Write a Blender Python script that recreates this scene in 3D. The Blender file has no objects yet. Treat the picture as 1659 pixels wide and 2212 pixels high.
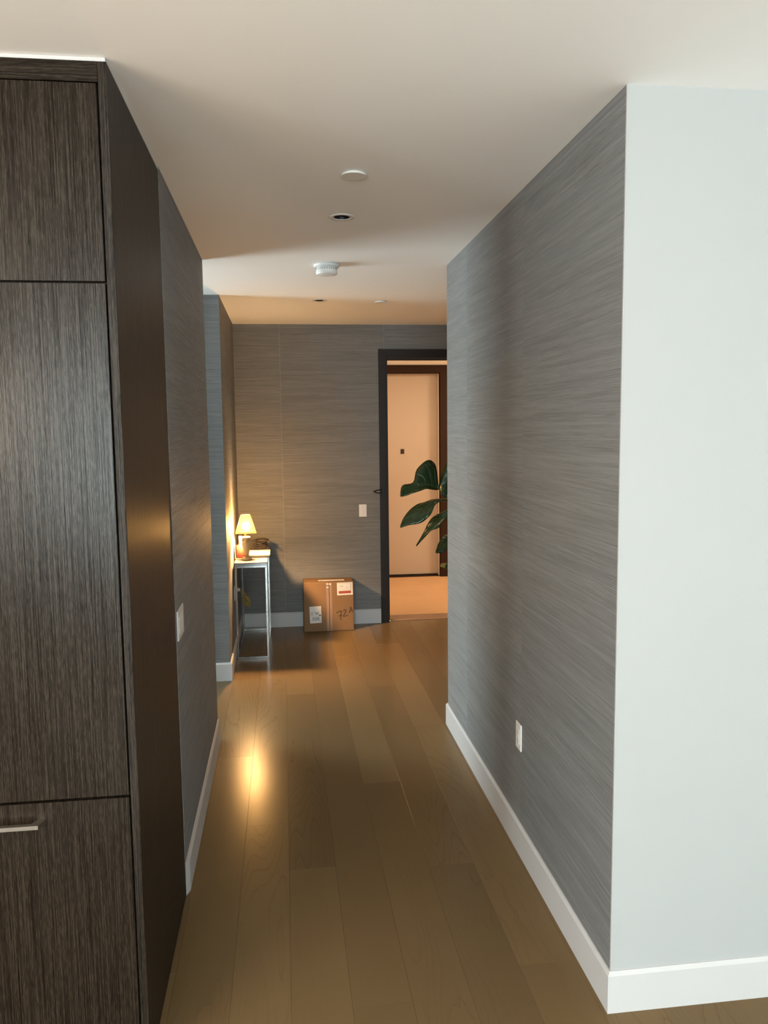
import bpy, bmesh, math, random
from mathutils import Vector, Matrix, Quaternion

random.seed(7)
S = bpy.context.scene
COL = S.collection
PI = math.pi
H = 2.74            # ceiling height

# ------------------------------------------------------------------ camera
F_PX, YAW, PITCH, ROLL, HC = 1723.94, 0.1247, 0.1037, -0.0115, 1.8045
cy, sy = math.cos(YAW), math.sin(YAW)
fwd = Vector((sy * math.cos(PITCH), cy * math.cos(PITCH), -math.sin(PITCH)))
rgt = Vector((cy, -sy, 0.0))
upv = rgt.cross(fwd)
cr, sr = math.cos(ROLL), math.sin(ROLL)
rgt, upv = cr * rgt + sr * upv, cr * upv - sr * rgt
cam = bpy.data.cameras.new('camera')
cam.sensor_fit = 'VERTICAL'
cam.sensor_height = 32.0
cam.lens = F_PX / 2212.0 * 32.0
cam.clip_start = 0.02
cam_ob = bpy.data.objects.new('camera', cam)
COL.objects.link(cam_ob)
M = Matrix((rgt, upv, -fwd)).transposed().to_4x4()
M.translation = Vector((0, 0, HC))
cam_ob.matrix_world = M
S.camera = cam_ob

# ------------------------------------------------------------------ world, exposure
S.view_settings.view_transform = 'Standard'
S.view_settings.look = 'None'
S.view_settings.gamma = 1.0
S.view_settings.use_curve_mapping = False
S.view_settings.exposure = 0.0
SKY = 25.5
world = bpy.data.worlds.new('sky')
S.world = world
world.use_nodes = True
nt = world.node_tree
nt.nodes.clear()
wo = nt.nodes.new('ShaderNodeOutputWorld')
bg = nt.nodes.new('ShaderNodeBackground')
tc = nt.nodes.new('ShaderNodeTexCoord')
sx = nt.nodes.new('ShaderNodeSeparateXYZ')
mr = nt.nodes.new('ShaderNodeMapRange')
mr.inputs['From Min'].default_value = -0.6
mr.inputs['From Max'].default_value = 0.6
rp = nt.nodes.new('ShaderNodeValToRGB')
rp.color_ramp.elements[0].position = 0.0
rp.color_ramp.elements[0].color = (0.80, 0.88, 0.91, 1)
rp.color_ramp.elements[1].position = 1.0
rp.color_ramp.elements[1].color = (0.80, 0.96, 1.04, 1)
e = rp.color_ramp.elements.new(0.45); e.color = (0.90, 0.99, 1.02, 1)
e = rp.color_ramp.elements.new(0.56); e.color = (0.92, 1.02, 1.05, 1)
nt.links.new(tc.outputs['Generated'], sx.inputs[0])
nt.links.new(sx.outputs['Z'], mr.inputs['Value'])
nt.links.new(mr.outputs[0], rp.inputs[0])
nt.links.new(rp.outputs[0], bg.inputs[0])
bg.inputs[1].default_value = SKY
nt.links.new(bg.outputs[0], wo.inputs[0])


def area(name, loc, target, sx_, sy_, power, color, portal=False):
    l = bpy.data.lights.new(name, 'AREA')
    l.shape = 'RECTANGLE'; l.size = sx_; l.size_y = sy_
    l.energy = power; l.color = color
    o = bpy.data.objects.new(name, l); COL.objects.link(o)
    o.location = loc
    o.rotation_euler = (Vector(target) - Vector(loc)).to_track_quat('-Z', 'Y').to_euler()
    if portal:
        l.cycles.is_portal = True
    return o


def point(name, loc, power, color, radius=0.05):
    l = bpy.data.lights.new(name, 'POINT')
    l.energy = power; l.color = color; l.shadow_soft_size = radius
    o = bpy.data.objects.new(name, l); COL.objects.link(o)
    o.location = loc
    return o


# portals only steer the sampling of the sky through the windows
area('window_portal', (-1.1, -6.12, 1.56), (-1.1, 0, 1.56), 3.7, 2.06, 1, (1, 1, 1), True)
area('window_portal', (-4.55, -1.7, 1.43), (0, -1.7, 1.43), 1.5, 2.36, 1, (1, 1, 1), True)
area('window_portal', (-2.17, 5.70, 1.37), (0, 5.70, 1.37), 1.15, 2.6, 1, (1, 1, 1), True)

# ceiling lamps of the lift lobby beyond the door, and a lamp in the kitchen
area('lobby_lamp', (3.1, 8.3, 2.70), (3.1, 8.3, 0), 0.5, 0.5, 62, (1.0, 0.80, 0.62))
area('lobby_lamp', (0.7, 8.35, 2.70), (0.7, 8.35, 0), 0.3, 0.3, 25, (1.0, 0.80, 0.62))
point('kitchen_lamp', (-2.2, -0.6, 1.9), 125, (1.0, 0.76, 0.56), 0.35)
point('kitchen_lamp', (-1.7, 0.9, 1.9), 32, (1.0, 0.72, 0.48), 0.35)

# ------------------------------------------------------------------ material helpers


class NT:
    def __init__(self, name):
        self.m = bpy.data.materials.new(name)
        self.m.use_nodes = True
        self.t = self.m.node_tree
        self.t.nodes.clear()
        self.out = self.t.nodes.new('ShaderNodeOutputMaterial')

    def n(self, typ, **kw):
        nd = self.t.nodes.new('ShaderNode' + typ)
        for k, v in kw.items():
            if k in nd.inputs:
                nd.inputs[k].default_value = v
            else:
                setattr(nd, k, v)
        return nd

    def l(self, a, b):
        self.t.links.new(a, b)

    def bsdf(self, **kw):
        b = self.n('BsdfPrincipled', **kw)
        self.l(b.outputs[0], self.out.inputs[0])
        return b

    def ramp(self, src, stops):
        r = self.n('ValToRGB')
        while len(r.color_ramp.elements) < len(stops):
            r.color_ramp.elements.new(0.5)
        for el, (p, c) in zip(r.color_ramp.elements, stops):
            el.position = p
            el.color = (*c, 1) if len(c) == 3 else c
        self.l(src, r.inputs[0])
        return r.outputs[0]

    def mapping(self, scale, rand=True, coord='Object'):
        t = self.n('TexCoord')
        mp = self.n('Mapping')
        mp.inputs['Scale'].default_value = scale
        self.l(t.outputs[coord], mp.inputs[0])
        return mp.outputs[0]

    def noise(self, vec, scale, detail=3, rough=0.55, dist=0.0, w=None):
        nz = self.n('TexNoise', noise_dimensions='4D' if w is not None else '3D')
        nz.inputs['Scale'].default_value = scale
        nz.inputs['Detail'].default_value = detail
        nz.inputs['Roughness'].default_value = rough
        nz.inputs['Distortion'].default_value = dist
        self.l(vec, nz.inputs['Vector'])
        if w is not None:
            self.l(w, nz.inputs['W'])
        return nz.outputs['Fac']

    def math(self, op, a, b=None):
        m = self.n('Math', operation=op)
        for i, v in enumerate((a, b)):
            if v is None:
                continue
            if isinstance(v, (int, float)):
                m.inputs[i].default_value = v
            else:
                self.l(v, m.inputs[i])
        return m.outputs[0]

    def mix(self, fac, a, b, blend='MIX'):
        m = self.n('Mix', data_type='RGBA', blend_type=blend)
        if isinstance(fac, (int, float)):
            m.inputs[0].default_value = fac
        else:
            self.l(fac, m.inputs[0])
        for i, v in ((6, a), (7, b)):
            if isinstance(v, tuple):
                m.inputs[i].default_value = (*v, 1)
            else:
                self.l(v, m.inputs[i])
        return m.outputs[2]

    def bump(self, h, strength, dist, bsdf):
        b = self.n('Bump')
        b.inputs['Strength'].default_value = strength
        b.inputs['Distance'].default_value = dist
        self.l(h, b.inputs['Height'])
        self.l(b.outputs[0], bsdf.inputs['Normal'])

    def rnd(self):
        return self.n('ObjectInfo').outputs['Random']


def plain(name, col, rough=0.5, metal=0.0, spec=0.5, **kw):
    m = NT(name)
    b = m.bsdf(**{'Base Color': (*col, 1), 'Roughness': rough, 'Metallic': metal, 'Specular IOR Level': spec})
    for k, v in kw.items():
        b.inputs[k].default_value = v
    return m.m


def paint(name, col, rough=0.55, bump=0.05):
    m = NT(name)
    v = m.mapping((1, 1, 1))
    b = m.bsdf(Roughness=rough)
    f = m.noise(v, 2.0, 2)
    c = m.mix(f, tuple(x * 0.98 for x in col), tuple(min(1, x * 1.02) for x in col))
    m.l(c, b.inputs['Base Color'])
    m.bump(m.noise(v, 260, 2), bump, 0.001, b)
    return m.m


def grasscloth():
    m = NT('grey_grasscloth')
    r = m.rnd()
    w = m.math('MULTIPLY', r, 37.0)
    b = m.bsdf(Roughness=0.62, **{'Specular IOR Level': 0.35})
    fine = m.noise(m.mapping((5, 5, 330)), 1, 3, 0.6, 0.0, w)
    thread = m.noise(m.mapping((2.2, 2.2, 125)), 1, 2, 0.5, 0.1, w)
    band = m.noise(m.mapping((1.3, 1.3, 26)), 1, 3, 0.6, 0.0, w)
    slub = m.noise(m.mapping((11, 11, 210)), 1, 2, 0.5, 0.0, w)
    weft = m.noise(m.mapping((420, 420, 60)), 1, 1, 0.5, 0.0, w)
    # ribbed threads: about 6 mm pitch, wandering, strong in some bands and faint in others
    tco = m.n('TexCoord').outputs['Object']
    zz = m.n('SeparateXYZ'); m.l(tco, zz.inputs[0])
    wander = m.noise(m.mapping((0.9, 0.9, 6)), 1, 2, 0.5, 0.0, w)
    ph = m.math('ADD', m.math('MULTIPLY', zz.outputs['Z'], 2 * PI / 0.0074), m.math('MULTIPLY', wander, 9.0))
    rib = m.math('ADD', m.math('MULTIPLY', m.math('SINE', ph), 0.5), 0.5)
    amp = m.ramp(m.noise(m.mapping((0.9, 0.9, 3.2)), 1, 2, 0.5, 0.0, w), [(0.38, (0.15, 0.15, 0.15)), (0.62, (1, 1, 1))])
    rib = m.math('POWER', rib, 0.6)
    seg_ = m.ramp(m.noise(m.mapping((9, 9, 140)), 1, 1, 0.5, 0.0, w), [(0.36, (0.25, 0.25, 0.25)), (0.6, (1, 1, 1))])
    rib = m.math('MULTIPLY', rib, m.math('MULTIPLY', amp, seg_))
    s = m.math('ADD', m.math('MULTIPLY', fine, 0.40), m.math('MULTIPLY', thread, 0.34))
    s = m.math('ADD', s, m.math('MULTIPLY', band, 0.22))
    s = m.math('ADD', s, m.math('MULTIPLY', m.math('SUBTRACT', rib, 0.3), 0.10))
    c = m.ramp(s, [(0.36, (0.155, 0.160, 0.165)), (0.5, (0.214, 0.220, 0.226)), (0.66, (0.277, 0.283, 0.290))])
    lt = m.ramp(slub, [(0.66, (0, 0, 0)), (0.78, (1, 1, 1))])
    c = m.mix(m.math('MULTIPLY', lt, 0.45), c, (0.38, 0.37, 0.35))
    dk = m.ramp(slub, [(0.24, (1, 1, 1)), (0.34, (0, 0, 0))])
    c = m.mix(m.math('MULTIPLY', dk, 0.5), c, (0.07, 0.067, 0.062))
    tone = m.math('ADD', m.math('MULTIPLY', r, 0.16), 0.92)
    hs = m.n('HueSaturation')
    m.l(c, hs.inputs['Color']); m.l(tone, hs.inputs['Value'])
    m.l(hs.outputs[0], b.inputs['Base Color'])
    h = m.math('ADD', m.math('MULTIPLY', thread, 0.7), m.math('MULTIPLY', fine, 0.4))
    h = m.math('ADD', h, m.math('MULTIPLY', weft, 0.12))
    h = m.math('ADD', h, m.math('MULTIPLY', rib, 0.8))
    m.bump(h, 0.65, 0.004, b)
    return m.m


def plank_wood():
    m = NT('taupe_oak')
    r = m.rnd()
    w = m.math('MULTIPLY', r, 61.0)
    b = m.bsdf(**{'Specular IOR Level': 0.13})
    v = m.mapping((1, 1, 1))
    # cathedral figure: rings of a stretched noise field
    fld = m.noise(m.mapping((5.5, 0.55, 1)), 1.0, 1, 0.4, 0.3, w)
    ring = m.math('FRACT', m.math('ADD', m.math('MULTIPLY', fld, 22.0), m.math('MULTIPLY', m.noise(m.mapping((60, 9, 1)), 1.0, 2, 0.5, 0.0, w), 0.55)))
    edge = m.ramp(ring, [(0.0, (1, 1, 1)), (0.10, (0.25, 0.25, 0.25)), (0.30, (0.0, 0.0, 0.0)), (1.0, (0.0, 0.0, 0.0))])
    where = m.ramp(m.noise(m.mapping((2.2, 0.5, 1)), 1.0, 1, 0.4, 0, m.math('ADD', w, 5.0)), [(0.47, (0, 0, 0)), (0.60, (1, 1, 1))])
    pores = m.noise(m.mapping((190, 5, 1)), 1.0, 3, 0.65, 0.0, w)
    cloud = m.noise(m.mapping((3, 0.8, 1)), 1.0, 2, 0.5, 0.0, w)
    c = m.mix(cloud, (0.152, 0.099, 0.046), (0.190, 0.129, 0.063))
    fig = m.math('MULTIPLY', m.math('MULTIPLY', edge, where), m.math('ADD', pores, 0.1))
    c = m.mix(m.math('MULTIPLY', fig, 0.72), c, (0.075, 0.042, 0.020))
    pl = m.ramp(pores, [(0.30, (1, 1, 1)), (0.46, (0, 0, 0))])
    c = m.mix(m.math('MULTIPLY', pl, 0.16), c, (0.13, 0.08, 0.045))
    hs = m.n('HueSaturation')
    m.l(c, hs.inputs['Color'])
    m.l(m.math('ADD', m.math('MULTIPLY', r, 0.28), 0.86), hs.inputs['Value'])
    m.l(hs.outputs[0], b.inputs['Base Color'])
    ro = m.math('ADD', m.math('MULTIPLY', pores, 0.08), 0.20)
    m.l(ro, b.inputs['Roughness'])
    m.bump(m.math('ADD', m.math('MULTIPLY', pores, 0.6), m.math('MULTIPLY', m.noise(v, 3.0, 2), 1.0)), 0.10, 0.002, b)
    return m.m


def dark_wood(name, horizontal=False, rough=0.20, bumpiness=0.28):
    m = NT(name)
    r = m.rnd()
    w = m.math('MULTIPLY', r, 23.0)
    sc = (34, 34, 400) if horizontal else (400, 400, 34)
    sc2 = (4, 4, 420) if horizontal else (420, 420, 4)
    b = m.bsdf(**{'Specular IOR Level': 0.35})
    g = m.noise(m.mapping(sc), 1, 3, 0.62, 0.0, w)
    g2 = m.noise(m.mapping(sc2), 1, 2, 0.5, 0.0, w)
    g = m.math('ADD', m.math('MULTIPLY', g, 0.45), m.math('MULTIPLY', g2, 0.55))
    c = m.ramp(g, [(0.38, (0.006, 0.004, 0.0027)), (0.50, (0.018, 0.0125, 0.0085)), (0.64, (0.036, 0.026, 0.018))])
    m.l(c, b.inputs['Base Color'])
    ro = m.math('ADD', m.math('MULTIPLY', g, 0.14), rough)
    sp_ = m.ramp(g, [(0.36, (0.08, 0.08, 0.08)), (0.50, (0.21, 0.21, 0.21)), (0.62, (0.28, 0.28, 0.28))])
    m.l(sp_, b.inputs['Specular IOR Level'])
    m.l(ro, b.inputs['Roughness'])
    m.bump(g, bumpiness, 0.0018, b)
    return m.m


def leaf_mat(name, c0, c1, vein):
    m = NT(name)
    b = m.bsdf(Roughness=0.24, **{'Specular IOR Level': 0.5})
    uv = m.n('TexCoord').outputs['UV']
    sp = m.n('SeparateXYZ'); m.l(uv, sp.inputs[0])
    u, vv = sp.outputs['X'], sp.outputs['Y']          # u along the leaf, v across 0..1, 0.5 = midrib
    d = m.math('ABSOLUTE', m.math('SUBTRACT', vv, 0.5))
    mid = m.ramp(d, [(0.0, (1, 1, 1)), (0.035, (0, 0, 0))])
    lat = m.math('FRACT', m.math('MULTIPLY', m.math('SUBTRACT', u, m.math('MULTIPLY', d, 0.55)), 6.5))
    latd = m.math('ABSOLUTE', m.math('SUBTRACT', lat, 0.5))
    side = m.ramp(latd, [(0.0, (0.8, 0.8, 0.8)), (0.07, (0, 0, 0))])
    ve = m.math('MAXIMUM', mid, side)
    nz = m.noise(m.mapping((14, 14, 14)), 1, 3)
    c = m.mix(nz, c0, c1)
    c = m.mix(m.math('MULTIPLY', ve, 0.55), c, vein)
    m.l(c, b.inputs['Base Color'])
    bump_h = m.math('SUBTRACT', m.math('MULTIPLY', latd, 1.0), ve)
    m.bump(bump_h, 0.5, 0.006, b)
    return m.m


def glass_mat(name, tint=(0.93, 0.96, 0.95), gl=0.9):
    m = NT(name)
    t = m.n('BsdfTransparent', Color=(*tint, 1))
    g = m.n('BsdfGlossy', Roughness=0.02)
    fr = m.n('Fresnel', IOR=1.45)
    mx = m.n('MixShader')
    m.l(m.math('MULTIPLY', fr.outputs[0], gl), mx.inputs[0])
    m.l(t.outputs[0], mx.inputs[1]); m.l(g.outputs[0], mx.inputs[2])
    m.l(mx.outputs[0], m.out.inputs[0])
    return m.m


def shade_mat():
    """dense yellow silk: lets part of the lamp light straight through, glows a little, inside blackened to hold the glow down"""
    m = NT('lamp_shade_silk')
    t = m.n('BsdfTransparent', Color=(1.0, 0.86, 0.55, 1))
    l = m.n('BsdfTranslucent', Color=(0.017, 0.0172, 0.0042, 1))
    d = m.n('BsdfDiffuse', Color=(0.50, 0.40, 0.16, 1))
    k = m.n('BsdfDiffuse', Color=(0.004, 0.003, 0.002, 1))  # no real lining: near-black inside keeps the shade from burning out
    geo = m.n('NewGeometry')
    outer = m.n('AddShader')
    m.l(l.outputs[0], outer.inputs[0]); m.l(d.outputs[0], outer.inputs[1])
    m1 = m.n('MixShader')
    m.l(geo.outputs['Backfacing'], m1.inputs[0])
    m.l(outer.outputs[0], m1.inputs[1]); m.l(k.outputs[0], m1.inputs[2])
    m2 = m.n('MixShader'); m2.inputs[0].default_value = 0.25
    m.l(m1.outputs[0], m2.inputs[1]); m.l(t.outputs[0], m2.inputs[2])
    m.l(m2.outputs[0], m.out.inputs[0])
    return m.m


def emit(name, col, st):
    m = NT(name)
    e_ = m.n('Emission', Color=(*col, 1), Strength=st)
    m.l(e_.outputs[0], m.out.inputs[0])
    return m.m


def cardboard():
    m = NT('cardboard')
    b = m.bsdf(Roughness=0.8, **{'Specular IOR Level': 0.25})
    n1 = m.noise(m.mapping((6, 6, 6)), 1, 4)
    n2 = m.noise(m.mapping((160, 160, 8)), 1, 2)
    c = m.mix(n1, (0.235, 0.135, 0.068), (0.285, 0.170, 0.090))
    c = m.mix(m.math('MULTIPLY', n2, 0.2), c, (0.19, 0.11, 0.058))
    m.l(c, b.inputs['Base Color'])
    m.bump(n2, 0.1, 0.001, b)
    return m.m


def carpet():
    m = NT('lobby_carpet')
    b = m.bsdf(Roughness=0.95, **{'Specular IOR Level': 0.1})
    n1 = m.noise(m.mapping((2, 2, 1)), 1.5, 3)
    n2 = m.noise(m.mapping((1, 1, 1)), 220, 2)
    c = m.mix(n1, (0.44, 0.255, 0.115), (0.53, 0.315, 0.15))
    m.l(c, b.inputs['Base Color'])
    m.bump(n2, 0.4, 0.004, b)
    return m.m


MAT = dict(
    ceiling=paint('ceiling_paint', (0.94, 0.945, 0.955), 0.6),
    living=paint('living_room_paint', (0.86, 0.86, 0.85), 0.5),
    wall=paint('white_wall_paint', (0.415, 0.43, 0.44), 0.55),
    trim=paint('white_trim_paint', (0.55, 0.55, 0.56), 0.4, 0.02),
    lobby=paint('cream_lobby_paint', (0.82, 0.72, 0.58), 0.55),
    cloth=grasscloth(),
    plank=plank_wood(),
    subfloor=plain('matte_oak', (0.28, 0.21, 0.14), 0.7, 0.0, 0.2),
    cab=dark_wood('dark_stained_oak'),
    cabside=dark_wood('dark_stained_oak_side', False, 0.40, 0.2),
    cabh=dark_wood('dark_stained_oak_across', True),
    gap=plain('cabinet_carcass_black', (0.004, 0.004, 0.004), 0.8),
    espresso=plain('espresso_door_frame', (0.016, 0.011, 0.009), 0.5, 0.0, 0.25),
    brownframe=plain('brown_door_frame', (0.030, 0.014, 0.006), 0.6, 0.0, 0.12),
    creamdoor=paint('cream_door_paint', (0.45, 0.34, 0.225), 0.45, 0.02),
    bronze=plain('dark_bronze', (0.05, 0.03, 0.018), 0.4, 0.6),
    blackmetal=plain('black_metal', (0.012, 0.011, 0.010), 0.4, 0.5),
    carpet=carpet(),
    threshold=plain('bronze_threshold', (0.30, 0.19, 0.11), 0.35, 0.6),
    plate=plain('white_plastic', (0.74, 0.72, 0.70), 0.35),
    slot=plain('socket_slot', (0.03, 0.03, 0.03), 0.6),
    can=plain('downlight_black', (0.010, 0.010, 0.010), 0.5),
    fixture=plain('fixture_white', (0.76, 0.75, 0.74), 0.45),
    steel=plain('brushed_steel', (0.40, 0.36, 0.32), 0.36, 1.0),
    chrome=plain('chrome', (0.30, 0.295, 0.29), 0.14, 1.0),
    darkchrome=plain('chrome_dark_reflection', (0.16, 0.155, 0.16), 0.16, 1.0),  # chrome with the apron's dark reflection put into its base colour
    top=plain('white_gloss_top', (0.30, 0.255, 0.20), 0.12),
    ceramic=plain('cream_ceramic', (0.34, 0.27, 0.16), 0.25),
    brass=plain('brass', (0.75, 0.50, 0.18), 0.28, 1.0),
    shade=shade_mat(),
    shadetrim=plain('shade_binding', (0.55, 0.42, 0.18), 0.7),
    bulb=emit('bulb_glow', (1.0, 0.58, 0.25), 4400.0),
    cardboard=cardboard(),
    tape=plain('clear_parcel_tape', (0.33, 0.21, 0.13), 0.22),
    paper=plain('white_paper', (0.80, 0.77, 0.74), 0.6),
    ink=plain('black_ink', (0.02, 0.018, 0.016), 0.6),
    greyink=plain('grey_ink', (0.22, 0.21, 0.21), 0.6),
    redink=plain('red_orange_ink', (0.42, 0.075, 0.03), 0.6),
    seam=plain('dark_box_seam', (0.10, 0.05, 0.025), 0.9),
    redcup=plain('red_glaze', (0.30, 0.050, 0.025), 0.4),
    pink=plain('pink_paper', (0.42, 0.25, 0.19), 0.7),
    strap=plain('dark_strap', (0.05, 0.042, 0.038), 0.6),
    cord=plain('gold_lamp_cord', (0.30, 0.20, 0.03), 0.3),
    creamcard=plain('cream_card', (0.30, 0.26, 0.20), 0.6),
    clear=glass_mat('clear_glass', (0.95, 0.95, 0.93), 0.8),
    window=glass_mat('window_glass'),
    winframe=plain('window_frame_grey', (0.20, 0.20, 0.20), 0.45, 0.3),
    leaf=leaf_mat('fig_leaf_green', (0.014, 0.034, 0.010), (0.022, 0.048, 0.014), (0.065, 0.10, 0.042)),
    leafy=leaf_mat('fig_leaf_yellow', (0.50, 0.38, 0.06), (0.58, 0.46, 0.09), (0.68, 0.58, 0.25)),
    bark=plain('fig_bark', (0.22, 0.15, 0.09), 0.8),
    soil=plain('potting_soil', (0.03, 0.02, 0.013), 0.95),
    pot=plain('white_glazed_pot', (0.74, 0.73, 0.70), 0.3),
)

# ------------------------------------------------------------------ mesh helpers


def finish(name, bm, mat, parent=None, smooth=False, loc=None):
    bmesh.ops.recalc_face_normals(bm, faces=bm.faces)
    me = bpy.data.meshes.new(name)
    bm.to_mesh(me); bm.free()
    me.materials.append(mat)
    if smooth:
        me.polygons.foreach_set('use_smooth', [True] * len(me.polygons))
    o = bpy.data.objects.new(name, me)
    COL.objects.link(o)
    if loc is not None:
        o.location = loc
    if parent is not None:
        o.parent = parent
        if loc is None:
            o.matrix_parent_inverse = Matrix.Translation(-Vector(parent.location)) if parent.type == 'EMPTY' else Matrix()
            # parts are modelled in world coordinates: undo the parent's offset
    return o


def bx(bm, x0, x1, y0, y1, z0, z1, bev=0.0):
    r = bmesh.ops.create_cube(bm, size=1.0)
    vs = r['verts']
    for v in vs:
        v.co = Vector(((x0 + x1) / 2 + v.co.x * (x1 - x0), (y0 + y1) / 2 + v.co.y * (y1 - y0), (z0 + z1) / 2 + v.co.z * (z1 - z0)))
    if bev:
        es = list({e_ for v in vs for e_ in v.link_edges})
        bmesh.ops.bevel(bm, geom=es, offset=bev, segments=1, affect='EDGES', clamp_overlap=True)


def box(name, x0, x1, y0, y1, z0, z1, mat, parent=None, bev=0.0):
    bm = bmesh.new()
    bx(bm, x0, x1, y0, y1, z0, z1, bev)
    return finish(name, bm, mat, parent)


def lathe(bm, cx, cy_, prof, seg=32, cap=True):
    rings = []
    for r, z in prof:
        rings.append([bm.verts.new((cx + r * math.cos(2 * PI * i / seg), cy_ + r * math.sin(2 * PI * i / seg), z)) for i in range(seg)])
    for a, b in zip(rings, rings[1:]):
        for i in range(seg):
            bm.faces.new((a[i], a[(i + 1) % seg], b[(i + 1) % seg], b[i]))
    if cap:
        bm.faces.new(rings[0]); bm.faces.new(rings[-1])


def tube(bm, pts, r, seg=8, closed=False, flat=1.0):
    pts = [Vector(p) for p in pts]
    n = len(pts)
    rings = []
    up = Vector((0.13, 0.21, 0.97)).normalized()
    for i, p in enumerate(pts):
        if closed:
            d = pts[(i + 1) % n] - pts[i - 1]
        else:
            d = pts[min(i + 1, n - 1)] - pts[max(i - 1, 0)]
        d.normalize()
        a = d.cross(up)
        if a.length < 1e-3:
            a = d.cross(Vector((1, 0, 0)))
        a.normalize()
        b = a.cross(d).normalized()
        rr = r[i] if isinstance(r, (list, tuple)) else r
        rings.append([bm.verts.new(p + a * rr * flat * math.cos(2 * PI * k / seg) + b * rr * math.sin(2 * PI * k / seg)) for k in range(seg)])
    m_ = n if closed else n - 1
    for i in range(m_):
        A, B = rings[i], rings[(i + 1) % n]
        for k in range(seg):
            bm.faces.new((A[k], A[(k + 1) % seg], B[(k + 1) % seg], B[k]))
    if not closed:
        bm.faces.new(rings[0]); bm.faces.new(rings[-1])


def poly_prism(bm, pts2, axis, a0, a1):
    """extrude a closed 2-D outline along an axis (x: pts=(y,z), y: pts=(x,z), z: pts=(x,y))"""
    def P(p, a):
        return {'x': (a, p[0], p[1]), 'y': (p[0], a, p[1]), 'z': (p[0], p[1], a)}[axis]
    A = [bm.verts.new(P(p, a0)) for p in pts2]
    B = [bm.verts.new(P(p, a1)) for p in pts2]
    bm.faces.new(A); bm.faces.new(B)
    k = len(pts2)
    for i in range(k):
        bm.faces.new((A[i], A[(i + 1) % k], B[(i + 1) % k], B[i]))


def catmull(pts, sub=6):
    pts = [Vector(p) for p in pts]
    out = []
    for i in range(len(pts) - 1):
        p0, p1, p2, p3 = pts[max(i - 1, 0)], pts[i], pts[i + 1], pts[min(i + 2, len(pts) - 1)]
        for s in range(sub):
            t = s / sub
            out.append(0.5 * ((2 * p1) + (p2 - p0) * t + (2 * p0 - 5 * p1 + 4 * p2 - p3) * t * t + (3 * p1 - p0 - 3 * p2 + p3) * t ** 3))
    out.append(pts[-1])
    return out


def thing(name, label, cat, loc, group=None):
    o = bpy.data.objects.new(name, None)
    COL.objects.link(o)
    o.empty_display_size = 0.05
    o.location = loc
    o['label'] = label; o['category'] = cat
    if group:
        o['group'] = group
    return o


def tag(o, label, cat, group=None):
    o['label'] = label; o['category'] = cat
    if group:
        o['group'] = group
    return o


def struct(o, label=None):
    o['kind'] = 'structure'
    if label:
        o['label'] = label
    return o


def sempty(name, label, loc):
    o = bpy.data.objects.new(name, None)
    COL.objects.link(o)
    o.location = loc
    o['kind'] = 'structure'; o['label'] = label
    return o


# ------------------------------------------------------------------ the shell
XR, YR0, YR1 = 0.965, 2.200, 4.644       # right-hand wall block
XL, YC0, YC1 = -0.417, 2.177, 3.023      # left side, cabinet front / back
YL1, YS, YB = 4.592, 5.743, 7.280        # passage opening, foyer back wall
BT, BH = 0.012, 0.134                    # baseboard

# floor: slab with one mesh per plank
floor = struct(box('floor', -4.6, 4.2, -6.3, 7.33, -0.12, -0.012, MAT['subfloor']), 'taupe oak plank floor running down the corridor')
PW = 0.191
JOINT = {-2: 4.345, -1: 3.545, 0: 3.148, 1: 4.79, 3: 5.443, 5: 6.053}
rng = random.Random(3)
for k in range(-16, 18):
    x0 = -0.016 + PW * k
    x1 = x0 + PW
    base = JOINT.get(k, rng.uniform(0, 2.3))
    cuts = [base]
    y = base
    while y < 7.33:
        y += rng.choice((1.9, 2.2, 2.35)) if k != 1 else 2.4
        cuts.append(y)
    y = base
    while y > -1.0:
        y -= rng.choice((1.9, 2.2, 2.35)) if k != 1 else 2.466
        cuts.append(y)
    cuts = sorted(c for c in cuts if -0.95 < c < 7.2)
    ys = [-1.0] + cuts + [7.33]
    for y0, y1 in zip(ys, ys[1:]):
        if y1 - y0 < 0.05:
            continue
        bm = bmesh.new()
        hw, hl = PW / 2 - 0.00025, (y1 - y0) / 2 - 0.0003
        c = 0.0006
        pts = [(-hw, -0.0115), (hw, -0.0115), (hw, -c * 0.6), (hw - c, 0), (-hw + c, 0), (-hw, -c * 0.6)]
        poly_prism(bm, pts, 'y', -hl, hl)
        finish('plank', bm, MAT['plank'], floor, loc=((x0 + x1) / 2, (y0 + y1) / 2, 0))

# ceiling with two square holes for the downlights
cuts_x = [-4.6, 0.283 - 0.036, 0.283 + 0.036, 4.2]
cuts_y = [-6.3, 3.645 - 0.036, 3.645 + 0.036, 5.947 - 0.036, 5.947 + 0.036, YB]
bm = bmesh.new()
for i in range(3):
    for j in range(5):
        if i == 1 and j in (1, 3):
            continue
        bx(bm, cuts_x[i], cuts_x[i + 1], cuts_y[j], cuts_y[j + 1], H, H + 0.2)
bmesh.ops.remove_doubles(bm, verts=bm.verts, dist=1e-5)
struct(finish('ceiling', bm, MAT['ceiling']), 'white painted ceiling over corridor and foyer')

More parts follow.
